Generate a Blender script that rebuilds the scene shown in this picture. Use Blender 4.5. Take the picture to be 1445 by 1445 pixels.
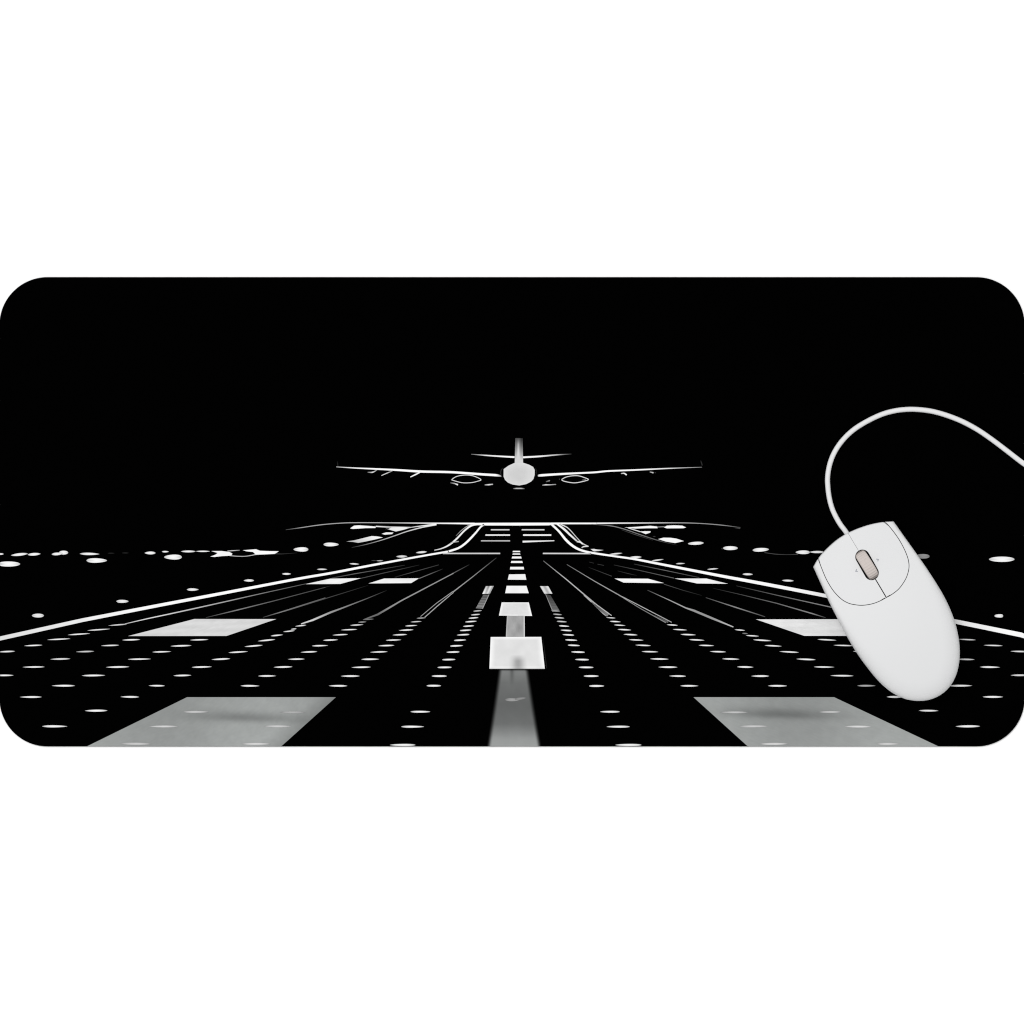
import bpy, bmesh, math, random
from mathutils import Vector, Matrix
from mathutils.geometry import delaunay_2d_cdt
random.seed(7)
for o in list(bpy.data.objects):
    bpy.data.objects.remove(o)
SC = bpy.context.scene
COL = SC.collection

# ------------------------------------------------------------------ camera
PX = 0.0004                 # metres per photograph pixel: the mat is 0.578 m wide
MAT_T = 0.0016              # mat thickness
CAM_H = 5.0                 # camera height over the mat's face
cam_d = bpy.data.cameras.new('camera')
cam = bpy.data.objects.new('camera', cam_d)
COL.objects.link(cam)
cam.location = (0, 0, MAT_T + CAM_H)
cam_d.sensor_width = 36
cam_d.lens = 36 * CAM_H / (1445 * PX)
cam_d.clip_start = 0.1
cam_d.clip_end = 60
SC.camera = cam

# ------------------------------------------------------------------ world, lamps, exposure
world = bpy.data.worlds.new('World')
SC.world = world
world.use_nodes = True
bg = world.node_tree.nodes['Background']
bg.inputs['Color'].default_value = (1, 1, 1, 1)
bg.inputs['Strength'].default_value = 0.90          # white studio surround
def softbox(name, loc, size, watts):
    d = bpy.data.lights.new(name, 'AREA')
    d.shape = 'SQUARE'
    d.size = size
    d.energy = watts
    o = bpy.data.objects.new(name, d)
    COL.objects.link(o)
    o.location = loc
    o.rotation_euler = (-Vector(loc)).to_track_quat('-Z', 'Y').to_euler()
    return o
softbox('studio_softbox', (-1.7, 1.7, 6.2), 2.6, 190)
SC.view_settings.view_transform = 'Standard'
SC.view_settings.look = 'None'
SC.view_settings.exposure = 0
SC.view_settings.gamma = 1
SC.render.engine = 'CYCLES'
SC.cycles.filter_width = 1.15
SC.render.resolution_x = 1024
SC.render.resolution_y = 1024
E = 1.25        # radiance a perfectly white face-up sheet has under these lamps

# ------------------------------------------------------------------ helpers
def W(p, z=0.0):
    return Vector(((p[0] - 722.5) * PX, (722.5 - p[1]) * PX, z))

def lin(s):
    s = s / 255.0
    return s / 12.92 if s <= 0.04045 else ((s + 0.055) / 1.055) ** 2.4

def obj(name, me, mat, parent=None):
    o = bpy.data.objects.new(name, me)
    if mat and not me.materials:
        me.materials.append(mat)
    COL.objects.link(o)
    if parent:
        o.parent = parent
    return o

def thing(name, label, cat):
    o = bpy.data.objects.new(name, None)
    o.empty_display_size = 0.05
    o['label'] = label
    o['category'] = cat
    COL.objects.link(o)
    return o

def material(name, base, rough=0.5, spec=0.5):
    m = bpy.data.materials.new(name)
    m.use_nodes = True
    b = m.node_tree.nodes['Principled BSDF']
    b.inputs['Base Color'].default_value = (*base, 1) if len(base) == 3 else base
    b.inputs['Roughness'].default_value = rough
    b.inputs['Specular IOR Level'].default_value = spec
    return m, m.node_tree, b

def bump(nt, b, scale, strength, dist, kind='ShaderNodeTexNoise'):
    tc = nt.nodes.new('ShaderNodeTexCoord')
    t = nt.nodes.new(kind)
    t.inputs['Scale'].default_value = scale
    bp = nt.nodes.new('ShaderNodeBump')
    bp.inputs['Strength'].default_value = strength
    bp.inputs['Distance'].default_value = dist
    nt.links.new(tc.outputs['Object'], t.inputs['Vector'])
    nt.links.new(t.outputs[0], bp.inputs['Height'])
    nt.links.new(bp.outputs['Normal'], b.inputs['Normal'])
    return tc, t

# ------------------------------------------------------------------ materials
M_table, nt, b = material('white_sweep', (0.95, 0.95, 0.95), 0.7, 0.2)
bump(nt, b, 300, 0.05, 0.0002)
M_fabric, nt, b = material('black_polyester', (0.0004, 0.0004, 0.0004), 1.0, 0.0)
bump(nt, b, 2600, 0.3, 0.0001)
M_rubber, nt, b = material('black_rubber', (0.004, 0.004, 0.004), 0.9, 0.05)
bump(nt, b, 1500, 0.4, 0.0002)
# dye-sublimated print: tone of each printed patch comes from its own "ink" attribute, grain from noise
M_ink, nt, b = material('printed_ink', (0.6, 0.6, 0.6), 1.0, 0.0)
at = nt.nodes.new('ShaderNodeAttribute')
at.attribute_name = 'ink'
tc, no = bump(nt, b, 2600, 0.15, 0.0001)
n2 = nt.nodes.new('ShaderNodeTexNoise')
n2.inputs['Scale'].default_value = 160
n2.inputs['Detail'].default_value = 4
mr = nt.nodes.new('ShaderNodeMapRange')
mr.inputs['From Min'].default_value = 0.3
mr.inputs['From Max'].default_value = 0.7
mr.inputs['To Min'].default_value = 0.955
mr.inputs['To Max'].default_value = 1.03
mx = nt.nodes.new('ShaderNodeVectorMath')
mx.operation = 'SCALE'
nt.links.new(tc.outputs['Object'], n2.inputs['Vector'])
nt.links.new(n2.outputs[0], mr.inputs['Value'])
nt.links.new(at.outputs['Color'], mx.inputs[0])
nt.links.new(mr.outputs[0], mx.inputs['Scale'])
nt.links.new(mx.outputs[0], b.inputs['Base Color'])

M_white, nt, b = material('white_plastic', (0.595, 0.598, 0.602), 0.5, 0.25)
bump(nt, b, 3500, 0.06, 0.00005)
M_button, nt, b = material('white_button_plastic', (0.59, 0.593, 0.598), 0.5, 0.25)
bump(nt, b, 3500, 0.06, 0.00005)
M_cable, nt, b = material('white_cable_sheath', (0.63, 0.63, 0.635), 0.5, 0.3)
M_inner, nt, b = material('dark_inner_chassis', (0.03, 0.029, 0.028), 0.8, 0.2)
M_wheel, nt, b = material('beige_rubber', (0.49, 0.443, 0.418), 0.75, 0.2)
bump(nt, b, 2500, 0.1, 0.0001)
M_mark, nt, b = material('grey_moulded_mark', (0.28, 0.29, 0.32), 0.6, 0.2)
M_foot, nt, b = material('dark_glide_foot', (0.05, 0.05, 0.05), 0.5, 0.3)

# ------------------------------------------------------------------ the surface under everything
bm = bmesh.new()
bmesh.ops.create_grid(bm, x_segments=8, y_segments=8, size=6)
me = bpy.data.meshes.new('tabletop')
bm.to_mesh(me)
top = obj('tabletop', me, M_table)
top['kind'] = 'structure'

# ------------------------------------------------------------------ desk mat
mat = thing('desk_mat', 'black rounded rectangular desk mat printed with an airliner above a night runway', 'desk mat')

def rounded(x0, y0, x1, y1, r, n=28):
    pts = []
    for cx, cy, a0 in ((x1 - r, y0 + r, -90), (x1 - r, y1 - r, 0), (x0 + r, y1 - r, 90), (x0 + r, y0 + r, 180)):
        for k in range(n + 1):
            a = math.radians(a0 + 90 * k / n)
            pts.append((cx + r * math.cos(a), cy + r * math.sin(a)))
    return pts

def slab(name, rings, m, parent, cap_bottom=True):
    """rings: (outline pixels, z) from the bottom to the top, equal counts"""
    bm = bmesh.new()
    vr = [[bm.verts.new(W(p, z)) for p in ring] for ring, z in rings]
    n = len(vr[0])
    for a, c in zip(vr, vr[1:]):
        for i in range(n):
            bm.faces.new((a[i], a[(i + 1) % n], c[(i + 1) % n], c[i]))
    bm.faces.new(vr[-1])
    if cap_bottom:
        bm.faces.new(list(reversed(vr[0])))
    bmesh.ops.recalc_face_normals(bm, faces=bm.faces)
    me = bpy.data.meshes.new(name)
    bm.to_mesh(me)
    return obj(name, me, m, parent)

def matring(d):
    return rounded(-0.9 + d, 391 + d, 1445.9 - d, 1053.4 - d, 68 - d)
slab('rubber_base', [(matring(0.4), 0.00005), (matring(0), 0.0004), (matring(0), 0.0010)], M_rubber, mat)
slab('fabric_top', [(matring(0), 0.00101), (matring(0), MAT_T - 0.0003), (matring(0.1), MAT_T - 0.0001), (matring(0.35), MAT_T)], M_fabric, mat)

# ---- the print ----------------------------------------------------------
class Print:
    """a set of flat printed patches that becomes one mesh; each patch has tones in an 'ink' attribute"""
    count = 0
    def __init__(self, tier=1):
        self.v, self.f, self.c, self.tier = [], [], [], tier
    def level(self):
        Print.count += 1
        return MAT_T + 0.00003 + self.tier * 0.00006 + (Print.count % 6) * 0.000009
    def vert(self, p, z, g):
        x = min(max(p[0], -0.1), 1445.1)
        y = min(max(p[1], 391.8), 1053.15)
        self.v.append(W((x, y), z))
        if isinstance(g, (tuple, list)):
            self.c.append(tuple(lin(k) / E for k in g))
        else:
            self.c.append((lin(g) / E,) * 3)
        return len(self.v) - 1
    def poly(self, pts, g=250):
        z = self.level()
        gs = g if isinstance(g, list) else [g] * len(pts)
        r = delaunay_2d_cdt([Vector(p) for p in pts], [], [list(range(len(pts)))], 1, 1e-6)
        ids = []
        for i, p in enumerate(r[0]):
            src = r[3][i]
            ids.append(self.vert(p, z, gs[src[0]] if src else gs[0]))
        for f in r[2]:
            self.f.append([ids[k] for k in f])
        return self
    def grid(self, a, b_, c, d, fn, nu=30, nv=16):
        """quad a-b along the top, d-c along the bottom, tone fn(u, v, x, y)"""
        z = self.level()
        rows = []
        for j in range(nv + 1):
            t = j / nv
            row = []
            for i in range(nu + 1):
                s = i / nu
                x = (a[0] * (1 - s) + b_[0] * s) * (1 - t) + (d[0] * (1 - s) + c[0] * s) * t
                y = (a[1] * (1 - s) + b_[1] * s) * (1 - t) + (d[1] * (1 - s) + c[1] * s) * t
                row.append(self.vert((x, y), z, fn(s, t, x, y)))
            rows.append(row)
        for j in range(nv):
            for i in range(nu):
                self.f.append([rows[j][i], rows[j][i + 1], rows[j + 1][i + 1], rows[j + 1][i]])
        return self
    def line(self, pts, w, g=250):
        z = self.level()
        n = len(pts)
        ws = w if isinstance(w, list) else [w] * n
        gs = g if isinstance(g, list) else [g] * n
        if len(ws) == 2 and n > 2:
            ws = [ws[0] + (ws[1] - ws[0]) * i / (n - 1) for i in range(n)]
        if len(gs) == 2 and n > 2:
            gs = [gs[0] + (gs[1] - gs[0]) * i / (n - 1) for i in range(n)]
        L, R = [], []
        for i, p in enumerate(pts):
            q0 = Vector(pts[max(i - 1, 0)])
            q1 = Vector(pts[min(i + 1, n - 1)])
            t = (q1 - q0).normalized()
            nn = Vector((-t.y, t.x)) * ws[i] / 2
            L.append(self.vert(Vector(p) + nn, z, gs[i]))
            R.append(self.vert(Vector(p) - nn, z, gs[i]))
        for i in range(n - 1):
            self.f.append([L[i], L[i + 1], R[i + 1], R[i]])
        return self
    def curve(self, pts, w, g=250, sub=6):
        n = len(pts)
        out, ws, gs = [], [], []
        def at_(lst, t):
            if not isinstance(lst, list):
                return lst
            f = t * (len(lst) - 1)
            i = min(int(f), len(lst) - 2)
            return lst[i] + (lst[i + 1] - lst[i]) * (f - i)
        for p, t in catmull(pts, sub):
            out.append(p)
            ws.append(at_(w, t))
            gs.append(at_(g, t))
        return self.line(out, ws, gs)
    def lens(self, c, ln, th, g=248, tilt=0.0, blunt=0.75):
        """a lamp's flattened spot: ellipse with ends drawn to points, slightly uneven"""
        n = 20
        ph = random.uniform(-0.25, 0.25)
        z = self.level()
        gm = [k for k in g] if isinstance(g, tuple) else g
        ct = self.vert(c, z, gm)
        ring = []
        ca, sa = math.cos(tilt), math.sin(tilt)
        for k in range(n):
            a = 2 * math.pi * k / n
            x = math.cos(a) * ln / 2
            s = math.sin(a)
            y = math.copysign(abs(s) ** (1.0 / blunt), s) * th / 2 * (1 + ph * math.cos(a))
            edge = gm * (0.93 if abs(math.cos(a)) < 0.85 else 0.78) if not isinstance(gm, list) else gm
            ring.append(self.vert((c[0] + x * ca - y * sa, c[1] + x * sa + y * ca), z, edge))
        for k in range(n):
            self.f.append([ct, ring[k], ring[(k + 1) % n]])
        return self
    def build(self, name, parent):
        me = bpy.data.meshes.new(name)
        me.from_pydata([tuple(p) for p in self.v], [], self.f)
        a = me.attributes.new('ink', 'FLOAT_COLOR', 'POINT')
        for i, c in enumerate(self.c):
            a.data[i].color = (*c, 1)
        bm = bmesh.new()
        bm.from_mesh(me)
        for f in bm.faces:
            if f.normal.z < 0:
                f.normal_flip()
        bm.to_mesh(me)
        bm.free()
        return obj(name, me, M_ink, parent)

def catmull(pts, sub=6):
    P = [Vector(p) for p in pts]
    n = len(P)
    out = []
    for i in range(n - 1):
        p0 = P[i - 1] if i else P[0] * 2 - P[1]
        p1, p2 = P[i], P[i + 1]
        p3 = P[i + 2] if i + 2 < n else P[-1] * 2 - P[-2]
        for k in range(sub):
            t = k / sub
            q = 0.5 * ((2 * p1) + (p2 - p0) * t + (2 * p0 - 5 * p1 + 4 * p2 - p3) * t * t + (3 * p1 - p0 - 3 * p2 + p3) * t ** 3)
            out.append((q, (i + t) / (n - 1)))
    out.append((P[-1], 1.0))
    return out

class Crop:          # measured on enlargements of the photograph: origin and scale of each
    def __init__(self, x0, y0, s=6.0208):
        self.x0, self.y0, self.s = x0, y0, s
    def __call__(self, *uv):
        if len(uv) == 2 and not isinstance(uv[0], tuple):
            return (self.x0 + uv[0] / self.s, self.y0 + uv[1] / self.s)
        return [(self.x0 + u / self.s, self.y0 + v / self.s) for u, v in uv]
    def l(self, k):
        return k / self.s
T1, T2, T3, T4, T5, T6 = (Crop(x, 720) for x in (0, 220, 400, 600, 780, 980))
T7 = Crop(1245, 720, 7.225)
B1, B2, B3, B4, B5, B6, B7 = (Crop(x, 860) for x in (0, 220, 420, 620, 820, 1020, 1205))
A4 = Crop(640, 590, 7.225)
A5 = Crop(460, 630, 7.225)
A6 = Crop(800, 630, 6.881)

# airliner seen from behind
P = Print()
fus = A4((625, 455), (668, 452), (710, 455), (770, 475), (812, 498), (828, 530), (827, 580), (815, 620), (790, 648), (740, 673), (670, 687),
         (605, 678), (555, 658), (525, 630), (510, 595), (511, 520), (560, 485))
P.poly(fus, 218)
for k, gk in ((0.86, 214), (0.72, 211), (0.56, 208), (0.38, 206)):
    P.poly([(732.6 + (x - 732.6) * k, 671 + (y - 671) * k) for x, y in fus], gk)
P.curve(A4((508, 505), (486, 530), (482, 570), (500, 606)), 1.2, [18, 48, 44, 12])
P.curve(A4((834, 508), (842, 530), (842, 565), (832, 596)), 1.0, [18, 40, 40, 12])
P.line(A4((608, 719), (640, 717), (690, 717), (725, 720)), [1.0, 1.7, 1.7, 1.0], [90, 185, 180, 80])
plane = P.build('printed_airliner', mat)
P = Print()
zf = A4((632, 203), (650, 203), (680, 204), (703, 206), (706, 350), (709, 458), (625, 458), (622, 405), (627, 320))
P.grid(A4(630, 203), A4(705, 205), A4(709, 458), A4(624, 458),
       lambda s, t, x, y: 212 * min(1, 0.34 + t * 0.75 + 0.30 * math.exp(-((s - 0.42) / 0.14) ** 2) * min(1, t * 4) - 0.12 * (s > 0.7) * (1 - t)), 12, 20)
P.build('printed_tail_fin', plane)
P = Print()
P.curve(A4((180, 368), (330, 380), (480, 390), (622, 398)), [0.8, 1.7, 2.1, 2.5], [110, 230, 248, 245])
P.curve(A4((1202, 366), (1050, 375), (880, 390), (708, 400)), [0.7, 1.6, 2.3, 2.5], [60, 190, 240, 248])
P.build('printed_tailplane', plane)
P = Print()
P.curve(A5((105, 208), (300, 220), (500, 229), (740, 241), (960, 255)) + A4((-60, 550), (100, 559), (300, 574), (430, 582), (488, 592)),
        [0.9, 1.6, 2.2, 2.8, 3.2, 3.1, 3.0, 3.2, 3.3, 2.0], [190, 245, 252, 252, 252, 252, 252, 252, 250, 150])
P.curve(A5((116, 150), (119, 175), (122, 200)), 1.2, [14, 36, 40])
P.curve(A5((425, 263), (475, 263), (520, 240)), [1.2, 1.8, 1.0], [110, 220, 150])
P.line(A5((565, 297), (620, 273), (680, 248)), [1.0, 1.3, 1.0], [215, 210, 130])
P.line(A5((860, 312), (910, 288), (970, 258)), [1.3, 1.8, 1.6], [245, 250, 240])
P.build('printed_wing', plane)
P = Print()
P.curve(A4((860, 588), (900, 583), (1100, 570), (1300, 560), (1440, 553)) + A6((400, 239), (600, 231), (800, 222), (990, 213), (1310, 201)),
        [2.2, 3.4, 2.9, 2.4, 2.5, 2.3, 2.1, 1.9, 1.5, 0.6], [200, 250, 252, 252, 252, 252, 250, 245, 225, 150])
P.curve(A6((1298, 135), (1306, 158), (1314, 185)), 1.5, [18, 48, 40])
P.curve(A6((525, 263), (555, 261), (580, 277)), [1.2, 1.6, 2.0], [190, 235, 245])
P.line(A6((805, 247), (840, 256)), [1.2, 1.8], [150, 210])
P.lens(A6(858, 255), 2.4, 1.2, 60)
P.build('printed_wing', plane)
def loop(P, pts, w, g):
    q = pts + [pts[0]]
    P.curve(q, w, g, 5)
P = Print()
loop(P, A4((-22, 629), (20, 600), (80, 584), (150, 581), (215, 594), (280, 627), (240, 645), (180, 658), (100, 660), (40, 648)), 1.0, 225)
P.line(A5((1268, 370), (1310, 377), (1345, 391)), [1.2, 1.5, 2.1], [90, 180, 245])
P.line(A4((318, 681), (360, 679), (402, 674)), [1.3, 1.9, 1.4], [150, 225, 180])
P.build('printed_engine', plane)
P = Print()
loop(P, A4((1100, 627), (1140, 604), (1200, 590), (1270, 588), (1330, 605), (1375, 627), (1310, 648), (1240, 660), (1180, 655), (1120, 641)), 1.1, 225)
P.line(A4((905, 684), (940, 680), (985, 680), (1045, 676)), [1.0, 1.6, 1.3, 1.2], [150, 225, 190, 150])
P.line(A4((943, 648), (982, 637)), 1.4, [90, 160])
P.lens(A4(1080, 623), 1.6, 2.0, 60)
P.line(A4((1310, 633), (1350, 625)), 1.2, [80, 120])
P.build('printed_engine', plane)

# horizon line across the far end of the runway, taxiway edges
P = Print()
P.curve(T3((20, 166), (150, 148), (300, 126), (450, 112), (600, 106), (900, 107), (1200, 110)) + T4((250, 112), (420, 114)),
        [0.7, 1.1, 1.2, 1.2, 1.2, 1.2, 1.7, 2.0, 2.6], [70, 160, 170, 165, 175, 180, 225, 250, 253])
P.line(T4((418, 117), (520, 118), (780, 118), (1050, 117), (1075, 115)), [3.0, 3.8, 4.0, 3.8, 3.0], 253)
P.curve(T4((1070, 113), (1200, 112), (1440, 112)) + T5((400, 111), (700, 109), (1050, 107), (1250, 112), (1440, 127)) + T6((390, 147),),
        [2.6, 2.3, 2.2, 2.0, 1.8, 1.3, 1.1, 1.1, 0.8], [253, 250, 250, 245, 220, 170, 150, 150, 80])
P.line(T6((340, 150), (388, 155)), 0.8, [30, 90])
horizon = P.build('printed_horizon', mat)
P = Print()
P.curve(T3((580, 317), (700, 291), (830, 255), (950, 215), (1050, 180), (1180, 145), (1300, 121)), [0.7, 0.9, 1.1, 1.2, 1.3, 1.7, 2.2], [50, 120, 170, 190, 200, 220, 240])
P.curve(T3((1050, 150), (1130, 139), (1200, 130), (1300, 117)), [0.8, 1.2, 1.5, 1.8], [200, 220, 235, 250])
P.poly(T3((567, 155), (578, 145), (600, 131), (640, 128), (720, 133), (788, 139), (780, 151), (700, 152), (590, 159)), 247)
P.line(T3((785, 137), (900, 143), (1080, 146)), [1.6, 2.0, 1.4], [240, 190, 220])
P.poly(T3((868, 155), (890, 160), (920, 146), (1000, 144), (1075, 149), (1020, 166), (955, 181), (920, 171)), 235)
P.poly(T3((835, 200), (872, 188), (935, 189), (922, 203), (860, 208)), 240)
P.poly(T3((535, 265), (600, 256), (750, 219), (800, 223), (845, 231), (770, 250), (700, 265), (635, 277), (590, 269)), [190, 200, 235, 245, 248, 235, 215, 200, 200])
P.build('printed_taxiway', horizon)
P = Print()
P.curve(T5((330, 120), (480, 131), (600, 158), (750, 210), (900, 258), (1060, 298)), [0.8, 1.2, 1.2, 1.1, 1.1, 0.7], [60, 130, 130, 120, 95, 20])
P.curve(T5((580, 165), (700, 207), (850, 255)), 0.7, [40, 85, 40])
P.poly(T5((610, 147), (720, 140), (830, 132), (890, 139), (890, 153), (800, 153), (700, 156)), 247)
P.line(T5((885, 143), (950, 140)), 1.0, 160)
P.poly(T5((945, 146), (970, 131), (1030, 128), (1100, 131), (1133, 146), (1110, 153), (970, 154)), 252)
P.line(T5((640, 150), (690, 166), (745, 183)), 1.2, 225)
P.poly(T5((738, 181), (780, 178), (832, 178), (828, 190), (790, 203)), 240)
P.lens(T5(862, 223), 4, 1.3, 60)
P.poly(T5((895, 245), (940, 233), (1000, 234), (1050, 241), (1115, 262), (1040, 279), (960, 266)), 248)
P.build('printed_taxiway', horizon)

# lamps scattered beside the runway, each a printed piece of its own
def spots(C, lst):
    for it in lst:
        P = Print(2)
        u, v, ln, th = it[:4]
        g = it[4] if len(it) > 4 else 248
        ti = it[5] if len(it) > 5 else 0
        P.lens(C(u, v), C.l(ln) * 0.96, C.l(th) * 0.88, g, math.radians(ti), it[6] if len(it) > 6 else (0.7 if th < 30 else 0.95))
        P.build('printed_lamp', horizon)
P = Print()
spots(T1, [(8, 372, 50, 16), (165, 376, 150, 26, 250, -6), (290, 374, 115, 26, 250, -4), (487, 371, 100, 26, 248, -4), (540, 360, 82, 38),
              (762, 371, 175, 23, 248, 1), (72, 457, 208, 50, 253), (822, 427, 182, 44, 253, 0), (945, 365, 65, 9, 40), (1065, 363, 65, 9, 40),
              (1275, 363, 98, 28), (1405, 352, 62, 15), (1040, 774, 108, 30, 240), (322, 895, 106, 38, 240)])
spots(T2, [(145, 398, 158, 48, 253), (275, 350, 130, 19), (400, 349, 125, 13), (1232, 333, 132, 42, 252), (313, 674, 105, 25, 245), (790, 597, 92, 23, 245),
              (1110, 541, 80, 18, 245), (1412, 502, 90, 15, 230)])
P = Print()
P.poly(T2((470, 347), (560, 346), (625, 355), (650, 368), (640, 386), (560, 390), (500, 397), (462, 394), (505, 378), (525, 363)), 246)
P.line(T2((608, 347), (660, 343), (712, 340)), 1.1, [200, 210, 120])
P.curve(T2((630, 386), (700, 391), (770, 390), (850, 376)), 1.0, [200, 190, 180, 220])
P.poly(T2((738, 340), (800, 335), (850, 331), (884, 344), (960, 347), (1045, 348), (1010, 371), (930, 375), (850, 378), (825, 355), (770, 349)), 248)
P.curve(T2((1010, 370), (1080, 371), (1200, 362)), 0.7, [90, 60, 30])
P.build('printed_far_glow', horizon)
spots(T3, [(405, 291, 135, 36, 252), (602, 456, 86, 14, 240, 3), (818, 429, 62, 10, 190), (770, 428, 50, 6, 80), (1005, 393, 98, 22, 225, -1), (1172, 357, 98, 20, 235, -5)])
spots(T5, [(535, 370, 118, 15, 235, -6), (703, 399, 108, 20, 240, -2), (890, 424, 110, 14, 230, -8), (1085, 453, 82, 13, 225, -2), (1360, 499, 98, 14, 225, -5),
              (1215, 281, 140, 30, 248, -3), (1440, 326, 20, 14, 50)])
P = Print(2)
P.poly(T5((322, 330), (350, 328), (380, 334), (432, 338), (400, 344), (350, 350), (335, 340)), 225)
P.build('printed_lamp', horizon)
spots(T6, [(452, 544, 92, 20, 240, 1), (793, 598, 105, 19, 240, 2), (305, 322, 132, 38, 252), (563, 336, 144, 36, 252, -3), (920, 357, 126, 36, 252), (1040, 355, 130, 22, 248),
              (1180, 352, 120, 20, 240)])
P = Print()
P.curve(T6((595, 360), (690, 373), (790, 377), (880, 374)), 0.9, [70, 75, 55, 80])
P.build('printed_far_glow', horizon)
spots(T7, [(410, 470, 150, 54, 165, 0, 1.1), (1218, 500, 272, 62, 253), (1188, 1077, 92, 38, 252, 0, 1.6)])

# runway edges
P = Print()
P.line(T1((-60, 1090), (700, 934), (1445, 790)), [6.0, 5.2, 4.4], [222, 235, 250])
runway = P.build('printed_runway_edge', mat)
P = Print()
P.curve(T1((1425, 794),) + T2((600, 699), (1200, 584)) + T3((400, 535), (700, 477), (1100, 403), (1380, 354)) + T4((200, 349), (285, 320), (350, 274), (420, 202), (470, 143), (500, 122)),
        [4.4, 4.2, 3.6, 3.4, 3.3, 3.0, 2.6, 2.6, 2.8, 2.9, 2.9, 2.9, 2.5, 2.4, 2.4], 251)
P.curve(T4((78, 340), (140, 325), (205, 294), (268, 242), (335, 172), (395, 130), (460, 119)), [1.3, 1.6, 2.2, 2.4, 2.2, 2.4, 2.0], [200, 225, 240, 240, 240, 245, 250])
P.line(T4((225, 274), (285, 265)), [1.2, 1.4], [200, 170])
P.curve(T4((262, 218), (310, 170), (360, 134), (405, 120)), 0.9, [110, 170, 190, 230])
P.line(T4((205, 288), (235, 268)), 1.2, 180)
P.build('printed_runway_curve', runway)
P = Print()
P.curve(T5((-10, 119), (55, 182), (115, 255), (180, 310), (245, 341), (330, 361), (520, 390), (700, 416), (900, 455), (1440, 560)) + T6((560, 620), (1130, 730)) + T7((820, 1150), (1150, 1217), (1470, 1282)),
        [3.0, 3.0, 3.4, 3.4, 3.0, 2.8, 2.6, 2.9, 3.2, 4.0, 4.6, 5.0, 6.2, 6.4, 6.8], [251] * 12 + [238, 250, 250])
P.curve(T5((35, 116), (95, 160), (150, 212), (205, 262)), [2.2, 3.0, 2.6, 2.0], [250, 240, 240, 215])
P.curve(T5((62, 118), (130, 152), (200, 228), (250, 280), (305, 308)), [1.6, 1.3, 1.2, 1.5, 1.2], [235, 220, 190, 210, 200])
P.curve(T5((205, 266), (235, 272), (255, 288)), 2.0, [220, 240, 230])
P.line(T5((245, 319), (262, 309), (300, 306)), 1.6, [180, 230, 215])
P.build('printed_runway_curve', runway)

# bars and centre line at the far end
P = Print()
for x0, x1, y0, y1, w0, w1, g in ((558, 716, 166, 166, 1.7, 1.7, 215), (512, 721, 211, 211, 2.0, 2.0, 235), (474, 721, 260, 260, 1.5, 1.7, 190),
                                  (820, 1013, 166, 166, 1.7, 1.7, 215), (832, 1071, 211, 211, 2.2, 2.2, 240), (828, 1097, 267, 259, 2.6, 1.2, 235),
                                  (150, 637, 367, 367, 1.9, 1.9, 205), (1000, 1410, 367, 368, 1.9, 1.9, 210)):
    P.line(T4((x0, y0), ((x0 + x1) / 2, (y0 + y1) / 2), (x1, y1)), [w0, (w0 + w1) / 2, w1], g)
P.build('printed_cross_bar', runway)
P = Print()
for cx, y0, y1, w0, w1 in ((775, 345, 356, 58, 66), (775, 367, 377, 60, 68), (777, 393, 410, 76, 84), (778, 431, 448, 92, 102), (780, 481, 503, 114, 120)):
    P.poly(T4((cx - w0 / 2, y0), (cx + w0 / 2, y0), (cx + w1 / 2, y1), (cx - w1 / 2, y1)), 245)
P.poly(T4((712, 545), (850, 543), (859, 591), (702, 590)), 240)
P.poly(T4((692, 642), (860, 642), (880, 705), (680, 705)), 242)
def edgy(base, lift, k=0.10):
    def f(s, t, x, y):
        e = min(s, 1 - s, t, 1 - t)
        return base + lift * max(0, 1 - e / k) + random.uniform(-3, 3)
    return f
P.grid(T4(650, 783), T4(880, 783), T4(908, 898), T4(627, 895), edgy(222, 26), 20, 12)
def stem(s, t, x, y):
    g = 164 + 7 * math.sin(s * 9 + 1.2) * math.sin(t * 8 + 0.6) - 14 * math.exp(-((s - 0.7) / 0.2) ** 2 - ((t - 0.6) / 0.3) ** 2) + random.uniform(-4, 4)
    if s > 0.93: g = 220
    if s < 0.06: g = 185
    return g
P.grid(T4(695, 897), T4(845, 895), T4(846, 1078), T4(685, 1078), stem, 28, 12)
def block(s, t, x, y):
    e = min(s, 1 - s, t, 1 - t)
    g = 224 + 26 * max(0, 1 - e / 0.10)
    ds = (s - 0.52) / 0.10
    if t > 0.55 and abs(ds) < 1.6:
        g -= 62 * math.exp(-ds * ds) * min(1, (t - 0.55) / 0.2)
    if t > 0.96: g *= 0.8
    return g
P.grid(B4(436, 234), B4(866, 233), B4(896, 505), B4(425, 505), block, 36, 20)
P.line(B4((880, 245), (895, 360), (912, 500)), 1.0, [10, 30, 34])
def fore(s, t, x, y):
    g = 100 + 20 * abs(t - 0.45) * 2 + (34 if t > 0.7 else 0) * min(1, (t - 0.7) / 0.2 if t > 0.7 else 0)
    if t < 0.2: g = 132 - 120 * t
    g -= 34 * math.exp(-((s - 0.45) / 0.06) ** 2) * max(0.0, 1 - t / 0.22)
    soft = 0.17 - 0.08 * t
    e = min(s, 1 - s) / soft
    k = min(1.0, e)
    k = k * k * (3 - 2 * k)
    if t < 0.03: k *= t / 0.03
    return (g * k * 0.985, g * k, g * k * 0.995)
P.grid(B4(496, 507), B4(765, 507), B4(870, 1168), B4(400, 1168), fore, 40, 34)
P.lens(B4(620, 767), B4.l(125), B4.l(26), 160, 0)
P.lens(B4(690, 757), B4.l(100), B4.l(18), 145, math.radians(-7))
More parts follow.
